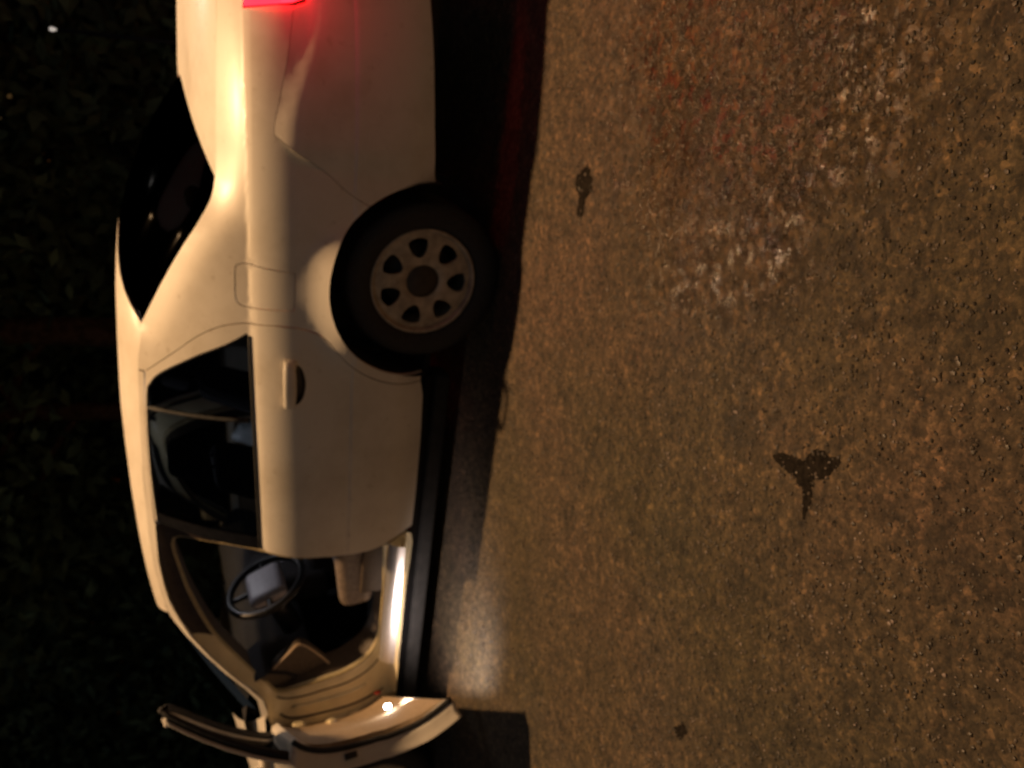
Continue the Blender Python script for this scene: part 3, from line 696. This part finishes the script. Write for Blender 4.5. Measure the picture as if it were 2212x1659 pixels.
# --- cabin
cb = MB(); cb.rbox((-1.35, .9, .235), (1.0, .74, .012), .005)
cb.grid(2, 6, lambda u, v: (lerp(-2.30, -2.42, v), lerp(.1, 1.7, u), lerp(.24, .95, v)))          # bulkhead
cb.grid(6, 2, lambda u, v: (lerp(-.32, -.30, u), lerp(.14, 1.66, v), lerp(.24, .62, u)))
cb.grid(8, 2, lambda u, v: (lerp(-.05, .62, u), lerp(.2, 1.6, v), lerp(1.0, 1.02, u)))                                  # parcel shelf
cb.rbox((-1.35, .9, .30), (.85, .11, .07), .04)
part('cabin_floor', cb, M_carpet)
hl = MB().grid(20, 24, lambda u, v: tuple(Vector(roof_fn(lerp(.02, .98, u), lerp(.04, .96, v)))+Vector((0, 0, -.03)))); part('headlining', hl, M_trim)
db = MB()
def dash(u, v):
    y = lerp(.17, 1.63, v); pr = [(-2.42, .93), (-2.2, .965), (-2.06, .955), (-1.96, .92), (-1.925, .86), (-1.95, .78), (-2.0, .70), (-2.06, .62), (-2.2, .60)]
    i = u*(len(pr)-1); k = min(int(i), len(pr)-2); q = i-k; X = lerp(pr[k][0], pr[k+1][0], q); z = lerp(pr[k][1], pr[k+1][1], q)
    z += .03*math.exp(-((y-.42)/.20)**2)*(1 if u < .6 else 0); e = abs(2*v-1)**6; return (X-.05*e, y, z)
db.grid(32, 40, dash); db.rbox((-1.98, .9, .66), (.10, .13, .20), .04, taper=(.9, 1))
db.rbox((-1.62, .9, .42), (.34, .10, .16), .05)
part('dashboard', db, M_seat)
kp = MB(); kp.rbox((-2.08, 1.35, .50), (.14, .22, .10), .03, rot=Matrix.Rotation(R(25), 3, 'Y').to_quaternion()); part('glovebox', kp, M_trim)
ec = MB(); ecp = [(-1.962, .841), (-1.892, .778), (-1.843, .715), (-1.959, .60), (-2.081, .515), (-2.22, .52), (-2.22, .87), (-2.05, .90)]
sheet(ec, [(p.x, p.y) for p in smooth_line(ecp, 3, True)], lambda X, z, d: (X, .19+d, z), .04, back=.05); ECP = part('dashboard_end_panel', ec, M_trim)
et = MB(); et.tube(smooth_line([(x, .186, z) for x, z in ecp[:5]], 4), .006, 6); part('edge_strip', et, M_beige, ECP)
# steering wheel
SW = Vector((-1.65, .42, .850)); RS = Matrix.Rotation(R(64), 3, 'Y')     # the wheel faces the driver
st = MB(); n = 48; K_ = 1
rimp = [SW+RS @ Vector((.185*math.cos(2*math.pi*i/n), .185*math.sin(2*math.pi*i/n), 0)) for i in range(n)]
st.tube(rimp, .0185, 12, closed=True)
for a in (R(90), R(-90), R(180)):
    st.tube([SW+RS @ Vector((r*math.cos(a), r*math.sin(a), -.01*(1-r/.185))) for r in (.05, .10, .15, .185)], [.02, .014, .012, .012], 8)
sw = part('steering_wheel', st, M_black)
hb = MB(); bmq = RS.to_quaternion(); hb.rbox(SW+RS @ Vector((0, 0, -.002)), (.090, .115, .036), .034, rot=bmq, seg=5); part('airbag_cover', hb, M_wheelgrey, sw)
co = MB(); co.tube([SW, SW+RS @ Vector((0, 0, -.30))], [.045, .055], 14); part('steering_column', co, M_black, sw)
br = MB(); br.tube([SW+RS @ Vector((.1855*math.cos(a), .1855*math.sin(a), .012)) for a in [R(x) for x in range(-95, -20, 5)]], .0045, 6); part('rim_highlight', br, M_chrome, sw)  # chrome arc on one side stands in for the highlight on the rim
def seat(yc, far=False):
    s = bpy.data.objects.new('front_seat', None); COL.objects.link(s); s.parent = car; O = Vector((-1.30, yc, .25)); s.location = O-CO
    def P(name, mb, mat): return mb.build(name, mat, s, True, O)
    q = Matrix.Rotation(R(-8), 3, 'Y').to_quaternion(); qb = Matrix.Rotation(R(20), 3, 'Y').to_quaternion()
    c = MB(); c.rbox((-1.42, yc, .475), (.235, .155, .060), .045, rot=q, seg=5); P('cushion', c, M_insert)
    b = MB()
    for sy in (-.20, .20): P('side_bolster', MB().rbox((-1.43, yc+sy, .485), (.245, .055, .080), .045, rot=q, seg=5), M_bolster)
    k = MB(); k.rbox((-1.07, yc, .80), (.065, .215, .30), .055, rot=qb, seg=5, taper=(.8, .8)); P('backrest', k, M_seat)
    k = MB()
    for sy in (-.05, .05): k.tube([(-.955, yc+sy, 1.08), (-.935, yc+sy, 1.16)], .006, 6)
    k.rbox((-.935, yc, 1.195), (.045, .125, .075), .04, rot=qb, seg=5); P('headrest', k, M_seat)
    t = MB(); t.rbox((-1.32, yc-.262 if not far else yc+.262, .40), (.26, .012, .055), .012); t.rbox((-1.32, yc, .33), (.22, .2, .06), .02); P('seat_base', t, M_trim)
seat(.44); seat(1.36, True)
rs = MB(); rs.rbox((-.42, .9, .47), (.24, .66, .08), .05, rot=Matrix.Rotation(R(-8), 3, 'Y').to_quaternion(), seg=4)
rs.rbox((-.12, .9, .78), (.07, .66, .27), .05, rot=Matrix.Rotation(R(24), 3, 'Y').to_quaternion(), seg=4)
for y in (.5, 1.3): rs.rbox((-.0, y, 1.07), (.04, .12, .06), .035, rot=Matrix.Rotation(R(20), 3, 'Y').to_quaternion(), seg=4)
part('rear_seat', rs, M_seat)
dm = MB(); dm.rbox((-1.25, .9, 1.385), (.05, .035, .008), .006); part('dome_lamp', dm, simple('lit_dome_lens', (.9, .9, .9), .4, emit=(1, .95, .95), es=1.2))
lamp('dome_light', 'POINT', (-1.25, .9, 1.355), 6, (.95, .93, 1.0), .03)

# pale bag added for the pale patch seen in the rear side window
bn = MB(); BC = Vector((-1.315, 1.36, .72))
def bun(u, v):
    a = 2*math.pi*u; b = math.pi*v; p = Vector((.075*math.cos(a)*math.sin(b)**.7, .085*math.sin(a)*math.sin(b)**.7, .185*math.cos(b)))
    return BC+p*(1+.16*noise.noise(p*18+Vector((3, 1, 2))))
bn.grid(28, 24, bun, closeu=True)
BO = Vector((BC.x, BC.y, .53)); bo = bn.build('standin', M_white, None, True, BO); bo.location = BO
bo['label'] = 'pale bluish bag added for the pale patch low in the rear side window of the white sedan'; bo['category'] = 'standin'

# ------------------------------------------------------------------ the ground
g = MB(); S = 90
g.grid(60, 60, lambda u, v: (lerp(-S, S, u), lerp(-S, S, v), 0), flip=False)
GR = g.build('ground', ground_mat(), None, False); GR['kind'] = 'structure'
vg = MB(); vg.grid(80, 20, lambda u, v: (lerp(-30, 30, u), lerp(3.3, 30, v), .05+.03*noise.noise(Vector((u*40, v*20, 0)))))
V = vg.build('grass_verge', simple('dark_grass', (.018, .026, .010), 1, nscale=8, namt=.4), None); V['kind'] = 'structure'
kb = MB(); kb.rbox((0, 3.22, .05), (30, .08, .07), .02); K = kb.build('kerb', simple('kerb_stone', (.10, .085, .065), .9, nscale=12, namt=.3, bump=.4), None); K['kind'] = 'structure'

def blot(name, pts, label, cat, mat, thick=.004, jag=.012, step=.012):
    L = dense([(p.x, p.y) for p in smooth_line(pts, 4, True)], step); c = sum(L, Vector((0, 0)))/len(L); random.seed(len(label))
    L = [p+(p-c).normalized()*random.uniform(-jag, jag) for p in L]
    mb = MB(); LL = [(p.x, p.y) for p in L]
    sheet(mb, LL, lambda x, y, d: (x, y, max(.0008, thick*sm(dist_poly(Vector((x, y)), L)/.02)+.0012*noise.noise(Vector((x*60, y*60, 0))))-d), .015, back=.002)
    o = mb.build(name, mat, None, True, (c.x, c.y, 0)); o.location = (c.x, c.y, 0); o['label'] = label; o['category'] = cat; return o
M_tar = simple('dark_tar', (.014, .011, .008), .95, spec=.1, nscale=70, namt=.5, bump=.4)
M_oil = simple('old_oil_stain', (.040, .033, .020), .9, spec=.15, nscale=50, namt=.4, bump=.3)

blot('tar_patch', [(.134, -1.653), (.155, -1.677), (.173, -1.723), (.176, -1.75), (.206, -1.764), (.227, -1.791), (.225, -1.817), (.225, -1.846), (.196, -1.837), (.169, -1.819), (.147, -1.792), (.103, -1.804), (.058, -1.801), (.060, -1.792), (.108, -1.772), (.125, -1.738), (.127, -1.698)],
     'heart-shaped near-black patch with a thin tail on the rough ground', 'patch', M_tar, jag=.006, thick=.002, step=.009)
blot('tar_patch', [(.554, -.487), (.589, -.535), (.563, -.57), (.524, -.591), (.485, -.556), (.433, -.558), (.426, -.513), (.482, -.506), (.512, -.471)],
     'long dark blotch on the ground close beside the rear wheel shadow', 'patch', M_tar, jag=.007, thick=.002, step=.009)
blot('tar_patch', [(-.783, -1.587), (-.745, -1.616), (-.763, -1.633), (-.804, -1.615), (-.809, -1.593)],
     'tiny round dark fleck on the ground beyond the open front door', 'patch', M_tar, thick=.002, jag=.005)

# loose grit lying over the ground and the patches
def grit_mat():
    m, t, b = new_mat('mixed_grit'); L = t.links.new
    tc = t.nodes.new('ShaderNodeTexCoord'); v = t.nodes.new('ShaderNodeTexVoronoi'); v.inputs['Scale'].default_value = 45; L(tc.outputs['Object'], v.inputs['Vector'])
    sp = t.nodes.new('ShaderNodeSeparateColor'); L(v.outputs['Color'], sp.inputs[0])
    r = t.nodes.new('ShaderNodeValToRGB'); e = r.color_ramp.elements; e[0].color = (.035, .028, .02, 1); e[1].position = 1; e[1].color = (.24, .18, .145, 1)
    for p, c in ((.55, (.062, .048, .030, 1)), (.88, (.10, .075, .052, 1))): q = e.new(p); q.color = c
    L(sp.outputs[0], r.inputs[0]); L(r.outputs[0], b.inputs['Base Color']); b.inputs['Roughness'].default_value = .5; return m
rd = random.Random(5); gv = []; gf = []
bm = bmesh.new(); bmesh.ops.create_icosphere(bm, subdivisions=1, radius=1); bm.verts.index_update()
IV = [v.co.copy() for v in bm.verts]; IF = [[v.index for v in f.verts] for f in bm.faces]; bm.free()
for _ in range(42000):
    x = rd.uniform(-2.6, 1.9); y = rd.uniform(-2.75, .0); r = rd.choice((.0018, .0022, .0026, .003, .0036, .0048)); k = len(gv); a = rd.uniform(0, 6.28); sx = rd.uniform(.7, 1.4)
    for c in IV:
        p = c*(1+rd.uniform(-.25, .2)); gv.append((x+(p.x*math.cos(a)*sx-p.y*math.sin(a))*r, y+(p.x*math.sin(a)*sx+p.y*math.cos(a))*r, r*.25+p.z*r*.7))
    gf += [[i+k for i in f] for f in IF]
GT = mesh_obj('grit', gv, gf, grit_mat(), None, False); GT['kind'] = 'stuff'; GT['label'] = 'fine loose grit scattered over the rough ground'; GT['category'] = 'grit'

# ------------------------------------------------------------------ hedge and trees behind the car
M_leaf = simple('dark_leaves', (.055, .085, .055), .95, spec=.05, nscale=3, namt=.5)
M_bark = simple('brown_bark', (.045, .028, .019), .98, spec=.05, nscale=18, namt=.45, bump=.8)
def leaves(n, fn, size, seed):
    rd = random.Random(seed); v = []; f = []
    for _ in range(n):
        c = fn(rd); s = size*rd.uniform(.6, 1.4); a = Vector([rd.gauss(0, 1) for _ in range(3)]).normalized(); b = a.cross(Vector([rd.gauss(0, 1) for _ in range(3)])).normalized()
        k = len(v); v += [c-a*s, c+b*s*.45-a*s*.1, c+a*s, c-b*s*.45-a*s*.1]; f.append((k, k+1, k+2, k+3))
    return v, f
def hedge_pt(rd):
    x = rd.uniform(-13, 3.5); d = rd.random(); top = 3.9+.5*noise.noise(Vector((x*.8, 1, 5)))+.25*noise.noise(Vector((x*3, 4, 5)))
    z = rd.uniform(.05, top); y = 5.0+.25*noise.noise(Vector((x*1.3, z*1.3, 0)))+1.3*(1-d)+rd.gauss(0, .05); return Vector((x, y, z))
v, f = leaves(90000, hedge_pt, .10, 3)
hg = mesh_obj('hedge', v, f, M_leaf, None, False); hg['label'] = 'tall dark unlit hedge running along behind the white sedan'; hg['category'] = 'hedge'
def tree(x, y, h, r, seed, label):
    rd = random.Random(seed); O = Vector((x, y, 0)); T = bpy.data.objects.new('tree', None); COL.objects.link(T); T.location = O; T['label'] = label; T['category'] = 'tree'; T['group'] = 'trees by the hedge'
    mb = MB(); pts = [O+Vector((.15*math.sin(i*.7+seed), .1*math.cos(i+seed), h*.7*i/9)) for i in range(10)]
    mb.tube(pts, [r*(1.25-.8*i/9) for i in range(10)], 14); tips = []
    for k in range(9):
        b = pts[4+k % 6]; a = rd.uniform(0, 6.28); L = rd.uniform(1.0, 2.0)*h/6; q = [b]
        for j in range(1, 6): q.append(b+Vector((math.cos(a)*L*j/5, math.sin(a)*L*j/5, L*.55*(j/5)+rd.gauss(0, .05))))
        mb.tube(q, [r*.4*(1-.75*j/5) for j in range(6)], 8); tips += q[3:]
    mb.build('trunk', M_bark, T, True, O)
    def cp(rd):
        t = rd.choice(tips); return t+Vector([rd.gauss(0, .38) for _ in range(3)])
    v, f = leaves(9000, cp, .09, seed+1); mesh_obj('crown', v, f, M_leaf, T, False, O)
tree(-1.95, 4.35, 6.5, .13, 11, 'slim leafy tree whose brown trunk stands in front of the hedge, behind the sedan roof')
tree(-2.75, 4.5, 6.0, .09, 17, 'thinnest trunk of the trees, standing in front of the hedge beyond the open doorway')
tree(2.6, 8.8, 7.5, .22, 23, 'taller tree behind the hedge above the trunk lid of the sedan')
tree(-6.2, 7.4, 7.0, .20, 31, 'farthest tree behind the hedge, beyond the front of the sedan')
# one small lit lamp far behind the car
px = Vector((.47, 4.55, 1.83)); lb = MB(); lb.lathe([(0, .05), (.012, .045), (.016, .03), (.010, .012), (.006, 0)], (0, 0, 0), 'z', 16); lb.v = [(px.x+a, px.y+b, px.z+c) for a, b, c in lb.v]
pt = bpy.data.objects.new('garden_lamp', None); COL.objects.link(pt); pt.location = (px.x, px.y, 0); pt['label'] = 'slender post with a tiny glowing white bulb in the dark behind the sedan'; pt['category'] = 'lamp'
lb.build('bulb', simple('glowing_bulb', (1, 1, 1), .4, emit=(1, .9, .8), es=.5), pt, True, (px.x, px.y, 0))
ps = MB(); ps.tube([(px.x, px.y, .05), (px.x, px.y, 1.83)], .018, 8); ps.build('post', M_black, pt, True, (px.x, px.y, 0))
